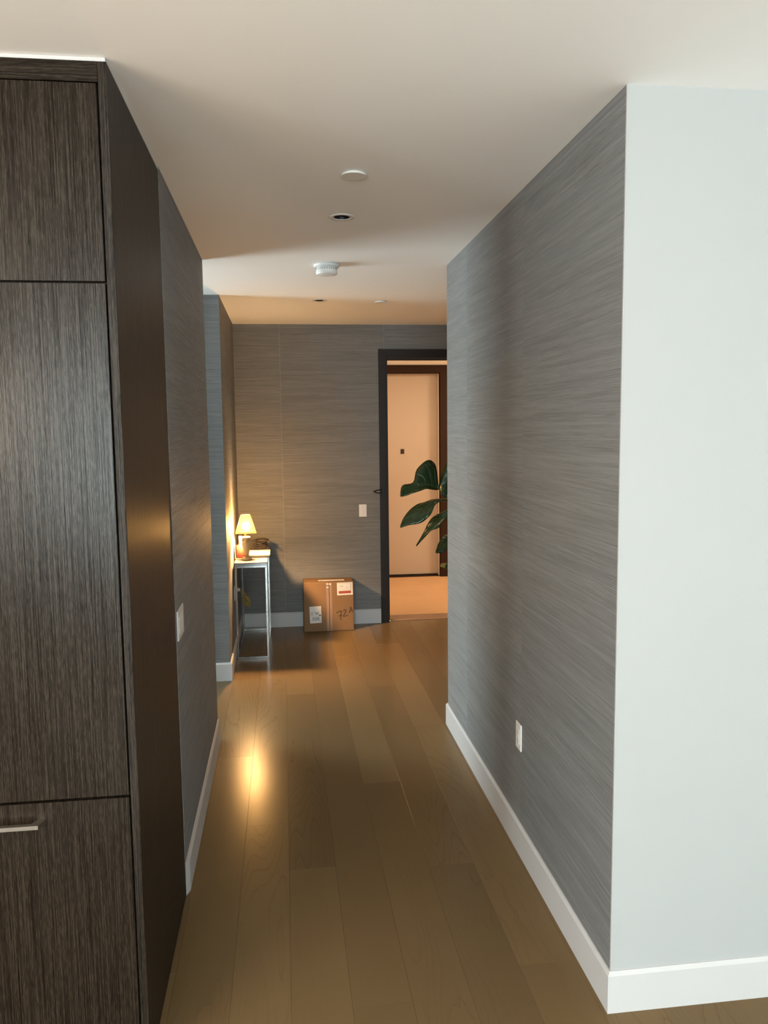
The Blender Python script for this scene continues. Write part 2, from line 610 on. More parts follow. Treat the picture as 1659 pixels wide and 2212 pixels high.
# right-hand block: white painted end, papered sides
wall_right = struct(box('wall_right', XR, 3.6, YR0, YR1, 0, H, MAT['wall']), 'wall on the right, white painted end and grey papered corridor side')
wall_left = struct(box('wall_left', -1.6, XL, YC1, YL1, 0, H, MAT['wall']), 'grey papered wall on the left behind the dark cabinet')
wall_stub = struct(box('wall_foyer', -1.6, XL, YS, YB, 0, H, MAT['wall']), 'grey papered foyer wall behind the console table')
wall_kitchen = struct(box('wall_kitchen', -4.6, -1.6, YC1, YC1 + 0.15, 0, H, MAT['living']))
struct(box('wall_side_room_near', -2.4, -1.6, 4.1, 4.25, 0, H, MAT['wall']))
struct(box('wall_side_room_far', -2.4, -1.6, 6.45, 6.6, 0, H, MAT['wall']))
DX0, DX1, DH = 0.948, 1.868, 2.449
bm = bmesh.new()
bx(bm, -3.0, DX0, YB, YB + 0.24, 0, H + 0.2)
bx(bm, DX1, 5.35, YB, YB + 0.24, 0, H + 0.2)
bx(bm, DX0, DX1, YB, YB + 0.24, DH, H + 0.2)
wall_back = struct(finish('wall_back', bm, MAT['lobby']), 'grey papered end wall with the dark framed doorway')
struct(box('wall_foyer_right', 3.3, 3.45, YR1, YB, 0, H, MAT['wall']))


def panels_x(wall, x, sgn, cuts, z0=0.0, z1=H):
    for a, b in zip(cuts, cuts[1:]):
        bm = bmesh.new()
        bx(bm, min(x, x + sgn * 0.0016), max(x, x + sgn * 0.0016), a + 0.0003, b - 0.0003, z0, z1)
        finish('wallpaper_panel', bm, MAT['cloth'], wall)


def panels_y(wall, y, sgn, cuts, z0=0.0, z1=H):
    for c in cuts:
        a, b = c[0], c[1]
        zz = c[2] if len(c) > 2 else z0
        bm = bmesh.new()
        bx(bm, a + 0.0003, b - 0.0003, min(y, y + sgn * 0.0016), max(y, y + sgn * 0.0016), zz, z1)
        finish('wallpaper_panel', bm, MAT['cloth'], wall)


panels_x(wall_right, XR, -1, [YR0 + 0.007, 3.145, 4.13, YR1])
panels_y(wall_right, YR1, 1, [(XR, 1.88), (1.88, 2.79), (2.79, 3.3)])
panels_x(wall_left, XL, 1, [YC1, 3.90, YL1])
panels_y(wall_left, YL1, 1, [(-1.6, -1.3), (-1.3, XL)])
panels_x(wall_stub, XL, 1, [YS, 6.60, YB - 0.002])
panels_y(wall_stub, YS, -1, [(-1.6, -1.3), (-1.3, XL)])
panels_y(wall_back, YB, -1, [(XL, -0.008), (-0.008, DX0 - 0.02), (DX0 - 0.02, DX1 + 0.02, DH + 0.02), (DX1 + 0.02, 2.6), (2.6, 3.3)])

# slim white corner bead where the paper meets the painted end
struct(box('trim_1', XR - 0.0018, XR + 0.003, YR0 - 0.0006, YR0 + 0.0065, BH, H, MAT['wall'], None, 0.0005), 'thin white corner bead on the right-hand wall edge')


def baseboard(name, axis, face, sgn, a0, a1, m0, m1, label=None):
    """run of baseboard on a wall face; sgn = outward direction; m: +1 outer mitre, -1 inner mitre, 0 square"""
    prof = [(0.0, 0.0), (BT, 0.0), (BT, BH - 0.012), (0.0045, BH), (0.0, BH)]
    bm = bmesh.new()
    A, B = [], []
    for d, z in prof:
        s0, s1 = a0 - m0 * d, a1 + m1 * d
        if axis == 'y':      # runs along y on a face x = const
            A.append(bm.verts.new((face + sgn * d, s0, z))); B.append(bm.verts.new((face + sgn * d, s1, z)))
        else:
            A.append(bm.verts.new((s0, face + sgn * d, z))); B.append(bm.verts.new((s1, face + sgn * d, z)))
    bm.faces.new(A); bm.faces.new(B)
    for i in range(len(prof)):
        j = (i + 1) % len(prof)
        bm.faces.new((A[i], A[j], B[j], B[i]))
    return struct(finish(name, bm, MAT['trim']), label)


P_ = 0.0016
baseboard('baseboard_right', 'y', XR - P_, -1, YR0, YR1, 1, 1, 'white baseboard along the right-hand corridor wall')
baseboard('baseboard_end', 'x', YR0, -1, XR - P_, 3.4, 1, 0, 'white baseboard under the white wall end')
baseboard('baseboard_return', 'x', YR1 + P_, 1, XR - P_, 3.3, 1, 0)
baseboard('baseboard_left', 'y', XL + P_, 1, YC1, YL1, -3, 1, 'white baseboard along the left corridor wall')
baseboard('baseboard_passage', 'x', YL1 + P_, 1, -1.6, XL + P_, 0, 1)
baseboard('baseboard_stub', 'x', YS - P_, -1, -1.6, XL + P_, 0, 1, 'white baseboard on the wall stub beyond the passage')
baseboard('baseboard_foyer', 'y', XL + P_, 1, YS - P_, YB - P_, 1, 0, 'white baseboard behind the console table')
baseboard('baseboard_back', 'x', YB - P_, -1, XL + P_, 0.874, 0, 0, 'white baseboard behind the cardboard box')

# living room behind the camera, with its window wall
bm = bmesh.new()
bx(bm, -4.6, 4.2, -6.3, -6.15, 0, 0.50)
bx(bm, -4.6, 4.2, -6.3, -6.15, 2.62, H)
bx(bm, -4.6, -3.0, -6.3, -6.15, 0.50, 2.62)
bx(bm, 0.8, 4.2, -6.3, -6.15, 0.50, 2.62)
struct(finish('wall_window_side', bm, MAT['living']))
bm = bmesh.new()
bx(bm, -4.75, -4.6, -6.3, YC1 + 0.15, 0, 0.22)
bx(bm, -4.75, -4.6, -6.3, YC1 + 0.15, 2.62, H)
bx(bm, -4.75, -4.6, -6.3, -2.45, 0.22, 2.62)
bx(bm, -4.75, -4.6, -0.95, YC1 + 0.15, 0.22, 2.62)
struct(finish('wall_living_left', bm, MAT['living']))
struct(box('wall_living_right', 2.55, 2.7, -6.3, YR0, 0, H, MAT['living']))


def window(name, axis, at, a0, a1, z0, z1, nx, depth=0.06):
    w = sempty(name, 'tall window out of view giving daylight', (at, (a0 + a1) / 2, z0) if axis == 'y' else ((a0 + a1) / 2, at, z0))
    bm = bmesh.new()
    fw = 0.045

    def seg(p0, p1, q0, q1, b, d):
        if axis == 'x':
            bx(b, p0, p1, at - d / 2, at + d / 2, q0, q1)
        else:
            bx(b, at - d / 2, at + d / 2, p0, p1, q0, q1)
    seg(a0, a1, z0, z0 + fw, bm, depth); seg(a0, a1, z1 - fw, z1, bm, depth)
    st = (a1 - a0) / nx
    for i in range(nx + 1):
        c = min(max(a0 + st * i, a0 + fw / 2), a1 - fw / 2)
        seg(c - fw / 2, c + fw / 2, z0 + fw, z1 - fw, bm, depth)
    finish('window_frame', bm, MAT['winframe'], w)
    for i in range(nx):
        b2 = bmesh.new()
        seg(a0 + st * i + fw / 2, a0 + st * (i + 1) - fw / 2, z0 + fw, z1 - fw, b2, 0.008)
        finish('window_pane', b2, MAT['window'], w)


window('window_1', 'x', -6.22, -3.0, 0.8, 0.50, 2.62, 3)
window('fill_window_3', 'y', -4.67, -2.45, -0.95, 0.22, 2.62, 2)  # unseen window added for extra fill on corridor wall and ceiling
struct(box('wall_side_room', -2.4, -2.25, 4.25, 5.1, 0, H, MAT['wall']))
struct(box('wall_side_room_end', -2.4, -2.25, 6.3, 6.45, 0, H, MAT['wall']))
window('window_2', 'y', -2.25, 5.1, 6.3, 0.0, H, 1)

# ------------------------------------------------------------------ front doorway
door1 = sempty('door_1', 'dark espresso front door frame standing open to the lobby', ((DX0 + DX1) / 2, YB, 0))
CW, CT = 0.073, 0.016


def casing(face, sgn, x0, x1, h, cw, mat, parent, ct, left=True, inner=0.02):
    def strip(name, pts, t0, t1):
        bm = bmesh.new()
        poly_prism(bm, pts, 'y', face + sgn * t0, face + sgn * t1)
        finish(name, bm, mat, parent)
    k = inner
    strip('casing_side', [(x0 - cw, 0), (x0 - k, 0), (x0 - k, h + k), (x0 - cw, h + cw)], 0, ct)
    strip('casing_side', [(x1 + cw, 0), (x1 + k, 0), (x1 + k, h + k), (x1 + cw, h + cw)], 0, ct)
    strip('casing_head', [(x0 - cw, h + cw), (x0 - k, h + k), (x1 + k, h + k), (x1 + cw, h + cw)], 0, ct)
    strip('casing_bead', [(x0 - k, 0), (x0, 0), (x0, h), (x0 - k, h + k)], 0, ct * 0.55)
    strip('casing_bead', [(x1 + k, 0), (x1, 0), (x1, h), (x1 + k, h + k)], 0, ct * 0.55)
    strip('casing_bead', [(x0 - k, h + k), (x0, h), (x1, h), (x1 + k, h + k)], 0, ct * 0.55)


casing(YB - P_, -1, DX0, DX1, DH, CW, MAT['espresso'], door1, 0.018)
bm = bmesh.new()
bx(bm, DX0 - 0.001, DX0 + 0.006, YB - 0.001, YB + 0.25, 0, DH + 0.001)
bx(bm, DX0 + 0.006, DX0 + 0.018, YB + 0.07, YB + 0.13, 0, DH - 0.006)
finish('door_jamb', bm, MAT['espresso'], door1)
bm = bmesh.new()
bx(bm, DX1 - 0.006, DX1 + 0.001, YB - 0.001, YB + 0.25, 0, DH + 0.001)
bx(bm, DX1 - 0.018, DX1 - 0.006, YB + 0.07, YB + 0.13, 0, DH - 0.006)
finish('door_jamb', bm, MAT['espresso'], door1)
bm = bmesh.new()
bx(bm, DX0 + 0.006, DX1 - 0.006, YB - 0.001, YB + 0.25, DH - 0.006, DH + 0.001)
bx(bm, DX0 + 0.018, DX1 - 0.018, YB + 0.07, YB + 0.13, DH - 0.018, DH - 0.006)
finish('head_jamb', bm, MAT['espresso'], door1)
bm = bmesh.new()
poly_prism(bm, [(YB + 0.045, -0.012), (YB + 0.045, 0.004), (YB + 0.06, 0.012), (YB + 0.23, 0.012), (YB + 0.25, 0.004), (YB + 0.25, -0.012)], 'x', DX0 + 0.018, DX1 - 0.018)
finish('threshold', bm, MAT['threshold'], door1)
box('strike_plate', DX0 + 0.0055, DX0 + 0.0075, YB + 0.02, YB + 0.05, 0.98, 1.12, MAT['steel'], door1)

# swing-bar door guard on the frame
gd = thing('door_guard', 'black U-shaped swing bar guard sticking out from the dark door frame', 'door guard', (0.885, YB - 0.02, 1.235))
box('guard_base', 0.872, 0.915, YB - 0.029, YB - 0.0195, 1.205, 1.265, MAT['blackmetal'], gd, 0.003)
bm = bmesh.new()
loop = [(0.90, YB - 0.035, 1.247), (0.87, YB - 0.04, 1.2485), (0.845, YB - 0.045, 1.247), (0.829, YB - 0.05, 1.240), (0.827, YB - 0.05, 1.235),
        (0.829, YB - 0.05, 1.230), (0.845, YB - 0.045, 1.223), (0.87, YB - 0.04, 1.2215), (0.90, YB - 0.035, 1.223)]
tube(bm, catmull(loop, 4), 0.0046, 8)
finish('guard_bar', bm, MAT['blackmetal'], gd, True)
bm = bmesh.new()
bmesh.ops.create_uvsphere(bm, u_segments=14, v_segments=8, radius=0.0088, matrix=Matrix.Translation((0.819, YB - 0.051, 1.235)))
finish('guard_tip', bm, MAT['blackmetal'], gd, True)

# ------------------------------------------------------------------ lift lobby beyond the door
struct(box('floor_lobby', -1.2, 5.2, YB + 0.24, 9.9, -0.12, 0.0, MAT['carpet']), 'tan carpet of the lobby beyond the open door')
struct(box('ceiling_lobby', -1.2, 5.2, YB + 0.24, 9.9, H, H + 0.2, MAT['lobby']))
LY = 9.5
HX0, HX1, HH = 0.955, 1.868, 2.452
bm = bmesh.new()
bx(bm, -1.2, HX0, LY, LY + 0.3, 0, H)
bx(bm, HX1, 5.2, LY, LY + 0.3, 0, H)
bx(bm, HX0, HX1, LY, LY + 0.3, HH, H)
bx(bm, HX0, HX1, LY + 0.18, LY + 0.3, 0, HH)
struct(finish('wall_lobby', bm, MAT['lobby']), 'cream lobby wall seen through the doorway')
struct(box('wall_lobby_left', -1.35, -1.2, YB + 0.24, 9.9, 0, H, MAT['lobby']))
struct(box('wall_lobby_right', 5.2, 5.35, YB + 0.24, 9.9, 0, H, MAT['lobby']))
bm = bmesh.new()
bx(bm, HX1 + 0.112, 5.2, LY - 0.014, LY, 0, 0.10)
struct(finish('baseboard_lobby', bm, MAT['brownframe']))
door2 = sempty('door_2', 'cream door in a brown frame across the lobby', ((HX0 + HX1) / 2, LY, 0))
casing(LY, -1, HX0, HX1, HH, 0.104, MAT['brownframe'], door2, 0.03, inner=0.012)
leaf2 = box('door_leaf', HX0 + 0.003, HX1 - 0.003, LY + 0.085, LY + 0.13, 0.024, HH - 0.003, MAT['creamdoor'], door2, 0.002)
bm = bmesh.new()
bx(bm, 1.412, 1.456, LY + 0.079, LY + 0.085, 1.502, 1.560, 0.0015)
vp = finish('door_viewer', bm, MAT['bronze'], None)
vp.parent = leaf2
bm = bmesh.new()
bx(bm, HX0, HX1, LY + 0.01, LY + 0.13, -0.001, 0.006)
finish('sill', bm, MAT['brownframe'], door2)

# ------------------------------------------------------------------ tall cabinet
GX = XL
cab = thing('tall_cabinet', 'tall dark-stained wood cabinet built in on the left, up to the ceiling', 'cabinet', (-1.03, 2.6, 0))
TZ = 2.729
side = box('side_panel', GX - 0.022, GX, YC0, YC1 - 0.001, 0, TZ, MAT['cabside'], cab, 0.0008)
box('top_filler', -1.66, GX - 0.0222, YC0, YC0 + 0.03, 2.679, TZ, MAT['cabh'], cab, 0.0008)
bm = bmesh.new()
bx(bm, -1.66, GX - 0.0225, YC0 + 0.024, YC1 - 0.002, 0.09, 2.679)
bx(bm, -1.66, GX - 0.0225, YC0 + 0.10, YC1 - 0.002, 0.0, 0.09)
finish('carcass', bm, MAT['gap'], cab)
box('side_panel', -1.683, -1.661, YC0, YC1 - 0.001, 0, TZ, MAT['cabside'], cab, 0.0008)
box('shadow_trim', -1.68, GX - 0.003, YC0 + 0.004, YC1 - 0.002, TZ, H - 0.0005, MAT['trim'], cab)
D1, D0 = GX - 0.0265, -1.05
for (a, b, colm) in ((D0, D1, 0), (-1.657, D0 - 0.004, 1)):
    for i, (z0, z1) in enumerate(((2.1905, 2.6765), (0.8105, 2.1855), (0.095, 0.803))):
        d = box('drawer_front' if i == 2 else 'door', a, b, YC0 + 0.0005, YC0 + 0.0225, z0, z1, MAT['cab'], cab, 0.0008)
        if i == 2:
            xr_ = (-0.664 if colm == 0 else -1.27)
            xl_ = xr_ - 0.165
            bm = bmesh.new()
            zc, yy = 0.752, YC0
            pts = [(xr_, yy + 0.001), (xr_ - 0.012, yy - 0.036), (xl_ + 0.012, yy - 0.036), (xl_, yy + 0.001),
                   (xl_ + 0.022, yy + 0.001), (xl_ + 0.034, yy - 0.022), (xr_ - 0.034, yy - 0.022), (xr_ - 0.022, yy + 0.001)]
            poly_prism(bm, pts, 'z', zc - 0.0055, zc + 0.0055)
            h_ = finish('handle', bm, MAT['steel'], None)
            h_.parent = d

# ------------------------------------------------------------------ ceiling fittings


def disc(name, label, cat, x, y, prof, mat, group=None):
    bm = bmesh.new()
    lathe(bm, x, y, prof, 40)
    return tag(finish(name, bm, mat), label, cat, group)


def cover(x, y, r, label):
    bm = bmesh.new()
    lathe(bm, 0, 0, [(r * 0.8, 0.0), (r * 0.8, -0.004), (r, -0.004), (r, -0.0085), (r * 0.97, -0.010)], 40)
    o = finish('ceiling_cover_plate', bm, MAT['fixture'], loc=(x, y, H))
    return tag(o, label, 'cover plate', 'round cover plates on the ceiling')


cover(0.283, 3.038, 0.0465, 'large flat round white cover plate on the ceiling, nearest of the ceiling fittings')
cover(0.740, 5.966, 0.044, 'small round white cover plate on the ceiling near the doorway, right of the far downlight')


def downlight(x, y, label):
    t = thing('downlight', label, 'downlight', (x, y, H), 'recessed ceiling downlights')
    bm = bmesh.new()
    seg = 40
    prof = [(0.0355, 0.002), (0.0355, -0.0008), (0.0375, -0.0022), (0.054, -0.0026), (0.0575, -0.0004), (0.054, 0.0)]
    rings = [[bm.verts.new((x + r * math.cos(2 * PI * i / seg), y + r * math.sin(2 * PI * i / seg), H + z)) for i in range(seg)] for r, z in prof]
    for a, b in zip(rings, rings[1:]):
        for i in range(seg):
            bm.faces.new((a[i], a[(i + 1) % seg], b[(i + 1) % seg], b[i]))
    finish('trim_ring', bm, MAT['fixture'], t, True)
    bm = bmesh.new()
    prof = [(0.0354, -0.0009), (0.0335, 0.006), (0.031, 0.05), (0.028, 0.09), (0.0, 0.09)]
    rings = [[bm.verts.new((x + max(r, 0.0004) * math.cos(2 * PI * i / seg), y + max(r, 0.0004) * math.sin(2 * PI * i / seg), H + z)) for i in range(seg)] for r, z in prof]
    for a, b in zip(rings, rings[1:]):
        for i in range(seg):
            bm.faces.new((a[i], a[(i + 1) % seg], b[(i + 1) % seg], b[i]))
    finish('baffle', bm, MAT['can'], t, True)


downlight(0.283, 3.645, 'near black-centred recessed downlight with a pale ring, second ceiling fitting along the corridor')
downlight(0.290, 5.947, 'far black-centred recessed downlight in the warm lit foyer ceiling')

sd = thing('smoke_detector', 'white two-tier smoke detector standing proud of the corridor ceiling', 'smoke detector', (0.273, 4.69, H))
bm = bmesh.new()
lathe(bm, 0.273, 4.69, [(0.073, H), (0.073, H - 0.009), (0.069, H - 0.014), (0.05, H - 0.014)], 40)
finish('mounting_base', bm, MAT['fixture'], sd, False)
bm = bmesh.new()
lathe(bm, 0.273, 4.69, [(0.058, H - 0.014), (0.060, H - 0.030), (0.0615, H - 0.042), (0.0615, H - 0.046), (0.057, H - 0.054), (0.030, H - 0.058)], 40)
sdb = finish('detector_body', bm, MAT['fixture'], sd, False)
bm = bmesh.new()
for i in range(28):
    a = 2 * PI * i / 28
    mt = Matrix.Translation((0.273 + 0.0592 * math.cos(a), 4.69 + 0.0592 * math.sin(a), H - 0.024)) @ Matrix.Rotation(a, 4, 'Z')
    r = bmesh.ops.create_cube(bm, size=1, matrix=mt @ Matrix.Diagonal((0.0012, 0.0055, 0.011, 1)))
v_ = finish('vent', bm, plain('vent_grey', (0.35, 0.35, 0.35), 0.6), None)
v_.parent = sdb
v_.matrix_parent_inverse = sdb.matrix_parent_inverse.inverted() if False else Matrix()

# ------------------------------------------------------------------ wall plates


def wall_plate(name, label, cat, axis, face, sgn, c, z, gangs, kind):
    w_ = 0.070 + 0.046 * (gangs - 1)
    hh = 0.1145
    T = 0.0065
    loc = (face, c, z) if axis == 'x' else (c, face, z)
    t = thing(name, label, cat, loc)

    def slab(nm, a0, a1, z0, z1, d0, d1, mat, bev=0.0, par=t):
        bm = bmesh.new()
        f0, f1 = sorted((face + sgn * d0, face + sgn * d1))
        if axis == 'x':
            bx(bm, f0, f1, a0, a1, z0, z1, bev)
        else:
            bx(bm, a0, a1, f0, f1, z0, z1, bev)
        o = finish(nm, bm, mat, t if par is t else None)
        if par is not t:
            o.parent = par
            o.matrix_parent_inverse = Matrix()
        return o
    slab('cover_plate', c - w_ / 2, c + w_ / 2, z - hh / 2, z + hh / 2, 0, T, MAT['plate'], 0.0015)
    for g in range(gangs):
        cc = c + (g - (gangs - 1) / 2) * 0.046
        ins = slab('socket_insert' if kind == 'outlet' else 'rocker', cc - 0.0165, cc + 0.0165, z - 0.0335, z + 0.0335, T, T + 0.0022, MAT['plate'], 0.0008)
        if kind == 'outlet':
            for dz in (-0.019, 0.019):
                for dx, h2 in ((-0.0065, 0.0042), (0.0065, 0.0034)):
                    slab('slot', cc + dx - 0.0009, cc + dx + 0.0009, z + dz - h2 + 0.003, z + dz + h2 + 0.003, T + 0.0018, T + 0.0025, MAT['slot'], 0, ins)
                slab('slot', cc - 0.0022, cc + 0.0022, z + dz - 0.0085, z + dz - 0.0045, T + 0.0018, T + 0.0025, MAT['slot'], 0, ins)


wall_plate('wall_outlet', 'white wall outlet low on the grey right-hand wall', 'outlet', 'x', XR - P_, -1, 3.163, 0.507, 1, 'outlet')
wall_plate('light_switch', 'white three-rocker light switch on the left wall beside the dark cabinet', 'light switch', 'x', XL + P_, 1, 3.12, 1.067, 3, 'switch')
wall_plate('light_switch', 'white single rocker switch on the end wall beside the door frame', 'light switch', 'y', YB - P_, -1, 0.716, 1.060, 1, 'switch')
wall_plate('wall_outlet', 'white wall outlet behind the console table with the lamp plugged in', 'outlet', 'x', XL + P_, 1, 6.44, 0.50, 1, 'outlet')

# ------------------------------------------------------------------ console table
TX0, TX1, TY0, TY1, TT = -0.399, -0.147, 6.275, 7.205, 0.773
tb = thing('console_table', 'narrow chrome-framed console table with a glossy white top against the foyer wall', 'table', ((TX0 + TX1) / 2, (TY0 + TY1) / 2, 0))
q = 0.016
for x in (TX0, TX1 - q):
    for y in (TY0, TY1 - q):
        box('leg', x, x + q, y, y + q, 0.016, TT - 0.042, MAT['chrome'], tb, 0.001)
for z in (0.0, TT - 0.042):
    for y in (TY0, TY1 - q):
        box('cross_rail', TX0, TX1, y, y + q, z, z + q, MAT['chrome'], tb, 0.001)
    for x in (TX0, TX1 - q):
        box('side_rail', x, x + q, TY0 + q, TY1 - q, z, z + q, MAT['chrome'], tb, 0.001)
box('tabletop', TX0 - 0.002, TX1 + 0.002, TY0 - 0.002, TY1 + 0.002, TT - 0.006, TT, MAT['top'], tb, 0.001)
box('apron', TX0, TX1, TY0, TY1, TT - 0.026, TT - 0.006, MAT['darkchrome'], tb, 0.001)

# table lamp
LX, LYY = -0.308, 6.412
lamp = thing('table_lamp', 'small lit table lamp with cream urn base and yellow shade on the console table', 'lamp', (LX, LYY, TT))
bm = bmesh.new()
lathe(bm, LX, LYY, [(0.036, TT), (0.040, TT + 0.006), (0.040, TT + 0.014), (0.032, TT + 0.024), (0.016, TT + 0.032)], 28)
finish('foot', bm, MAT['ceramic'], lamp, True)
bm = bmesh.new()
lathe(bm, LX, LYY, [(0.014, TT + 0.030), (0.017, TT + 0.042), (0.019, TT + 0.056), (0.026, TT + 0.085), (0.034, TT + 0.118), (0.037, TT + 0.136), (0.034, TT + 0.147), (0.022, TT + 0.154), (0.020, TT + 0.166), (0.030, TT + 0.174), (0.034, TT + 0.181), (0.030, TT + 0.188), (0.018, TT + 0.193)], 28)
finish('urn_body', bm, MAT['ceramic'], lamp, True)
bm = bmesh.new()
lathe(bm, LX, LYY, [(0.013, TT + 0.193), (0.015, TT + 0.205), (0.013, TT + 0.225), (0.010, TT + 0.245)], 20)
finish('socket', bm, MAT['brass'], lamp, True)
bm = bmesh.new()
bmesh.ops.create_uvsphere(bm, u_segments=16, v_segments=10, radius=0.030, matrix=Matrix.Translation((LX, LYY, TT + 0.272)))
finish('bulb', bm, MAT['bulb'], lamp, True)
# square tapering shade, turned slightly
SH = [(0.080, TT + 0.222), (0.080, TT + 0.226), (0.036, TT + 0.358), (0.036, TT + 0.362)]
ang = math.radians(4)


def sq(r, z, o=0.0):
    return [(LX + (r + o) * math.sqrt(2) * math.cos(ang + PI / 4 + k * PI / 2), LYY + (r + o) * math.sqrt(2) * math.sin(ang + PI / 4 + k * PI / 2), z) for k in range(4)]


bm = bmesh.new()
A = [bm.verts.new(p) for p in sq(0.080, TT + 0.222)]
B = [bm.verts.new(p) for p in sq(0.036, TT + 0.362)]
for k in range(4):
    bm.faces.new((A[k], A[(k + 1) % 4], B[(k + 1) % 4], B[k]))
shade = finish('lamp_shade', bm, MAT['shade'], lamp)
bm = bmesh.new()
for r, z in ((0.080, TT + 0.222), (0.036, TT + 0.362)):
    pp = sq(r, z)
    for k in range(4):
        tube(bm, [pp[k], pp[(k + 1) % 4]], 0.0014, 6)
lo, hi = sq(0.080, TT + 0.222), sq(0.036, TT + 0.362)
for k in range(4):
    tube(bm, [lo[k], hi[k]], 0.0014, 6)
o = finish('shade_binding', bm, MAT['shadetrim'], None)
o.parent = shade
bm = bmesh.new()
lathe(bm, LX, LYY, [(0.021, TT + 0.346), (0.022, TT + 0.348), (0.021, TT + 0.350)], 24)  # added disc that blocks most of the bulb's upward beam
for k in range(4):
    q_ = sq(0.0385, TT + 0.348)[k]
    tube(bm, [(LX, LYY, TT + 0.348), q_], 0.0012, 6)
o = finish('added_beam_stop', bm, MAT['brass'], None)
o.parent = shade
# cord: plug in the wall outlet and a bundled hank of gold cord
bm = bmesh.new()
bx(bm, XL + 0.0105, XL + 0.045, 6.427, 6.453, 0.515, 0.54, 0.004)
finish('plug', bm, MAT['plate'], lamp)
bm = bmesh.new()
rg = random.Random(5)
hank = [(XL + 0.045, 6.44, 0.525), (XL + 0.065, 6.45, 0.515), (XL + 0.075, 6.47, 0.49)]
for i in range(7):
    s = 1 if i % 2 else -1
    hank += [(XL + 0.078 + rg.uniform(-.012, .012), 6.48 + rg.uniform(-.012, .012), 0.485 - 0.004 * i),
             (XL + 0.085 + 0.022 * s + rg.uniform(-.01, .01), 6.48 + rg.uniform(-.015, .015), 0.435 + rg.uniform(-.01, .01)),
             (XL + 0.100 + rg.uniform(-.012, .018), 6.48 + rg.uniform(-.015, .015), 0.385 + rg.uniform(-.012, .012)),
             (XL + 0.085 - 0.020 * s + rg.uniform(-.01, .01), 6.48 + rg.uniform(-.015, .015), 0.435 + rg.uniform(-.01, .01))]
hank += [(XL + 0.05, 6.50, 0.50), (XL + 0.012, 6.47, 0.60), (XL + 0.010, 6.44, 0.72), (XL + 0.012, 6.43, TT + 0.012), (XL + 0.04, 6.425, TT + 0.004), (LX - 0.036, LYY + 0.004, TT + 0.006)]
tube(bm, catmull(hank, 5), 0.0034, 6)
finish('power_cord', bm, MAT['cord'], lamp, True)

# red cup with folded pink papers
cx_, cy__ = -0.364, 6.535
cup = thing('pen_cup', 'red cup holding folded pink papers behind the lamp', 'cup', (cx_, cy__, TT))
bm = bmesh.new()
prof = [(0.0, TT + 0.001), (0.030, TT + 0.001), (0.033, TT + 0.004), (0.0335, TT + 0.104), (0.0315, TT + 0.105), (0.0305, TT + 0.09), (0.0295, TT + 0.01), (0.0, TT + 0.008)]
seg = 28
rings = [[bm.verts.new((cx_ + max(r, .0003) * math.cos(2 * PI * i / seg), cy__ + max(r, .0003) * math.sin(2 * PI * i / seg), z)) for i in range(seg)] for r, z in prof]
for a, b in zip(rings, rings[1:]):
    for i in range(seg):
        bm.faces.new((a[i], a[(i + 1) % seg], b[(i + 1) % seg], b[i]))
finish('cup_wall', bm, MAT['redcup'], cup, True)
for dx, dy, tilt, rot_, hh in ((-0.008, 0.0, 0.22, 0.3, 0.165), (0.010, 0.008, -0.25, -0.4, 0.16), (0.0, -0.010, 0.1, 1.0, 0.15)):
    bm = bmesh.new()
    mt = Matrix.Translation((cx_ + dx, cy__ + dy, TT + 0.012)) @ Matrix.Rotation(rot_, 4, 'Z') @ Matrix.Rotation(tilt * 0.35, 4, 'Y')
    n_ = 6
    prev = None
    for i in range(n_ + 1):
        z = hh * i / n_
        b_ = 0.004 * math.sin(i * 1.3)
        row = [bm.verts.new(mt @ Vector((x_, b_ + yo, z))) for x_ in (-0.014, 0.014) for yo in (0.0, 0.0012)]
        if prev:
            for a_, c_ in ((0, 1), (1, 3), (3, 2), (2, 0)):
                bm.faces.new((prev[a_], prev[c_], row[c_], row[a_]))
        else:
            bm.faces.new((row[0], row[1], row[3], row[2]))
        prev = row
    bm.faces.new((prev[0], prev[1], prev[3], prev[2]))
    finish('folded_paper', bm, MAT['pink'], cup)

# cream card leaning on the wall, flat cream case, tumbler, coiled strap
bm = bmesh.new()
pts = [(6.475, TT + 0.001), (6.60, TT + 0.001), (6.60, TT + 0.13), (6.585, TT + 0.155), (6.55, TT + 0.168), (6.52, TT + 0.166), (6.49, TT + 0.15), (6.475, TT + 0.12)]
A = [bm.verts.new((XL + 0.0030 + 0.010 * (1 - (z - TT) / 0.168), y, z)) for y, z in pts]
B = [bm.verts.new((XL + 0.0062 + 0.010 * (1 - (z - TT) / 0.168), y, z)) for y, z in pts]
bm.faces.new(A); bm.faces.new(B)
for i in range(len(pts)):
    j = (i + 1) % len(pts)
    bm.faces.new((A[i], A[j], B[j], B[i]))
tag(finish('arched_card', bm, MAT['creamcard']), 'cream arched card leaning on the wall beside the red cup', 'card')

cs = thing('flat_case', 'flat cream case lying across the console table behind the lamp', 'case', (-0.216, 6.61, TT))
box('case_tray', -0.301, -0.136, 6.492, 6.735, TT, TT + 0.016, MAT['creamcard'], cs, 0.002)
box('case_lid', -0.306, -0.124, 6.485, 6.742, TT + 0.016, TT + 0.029, MAT['creamcard'], cs, 0.003)

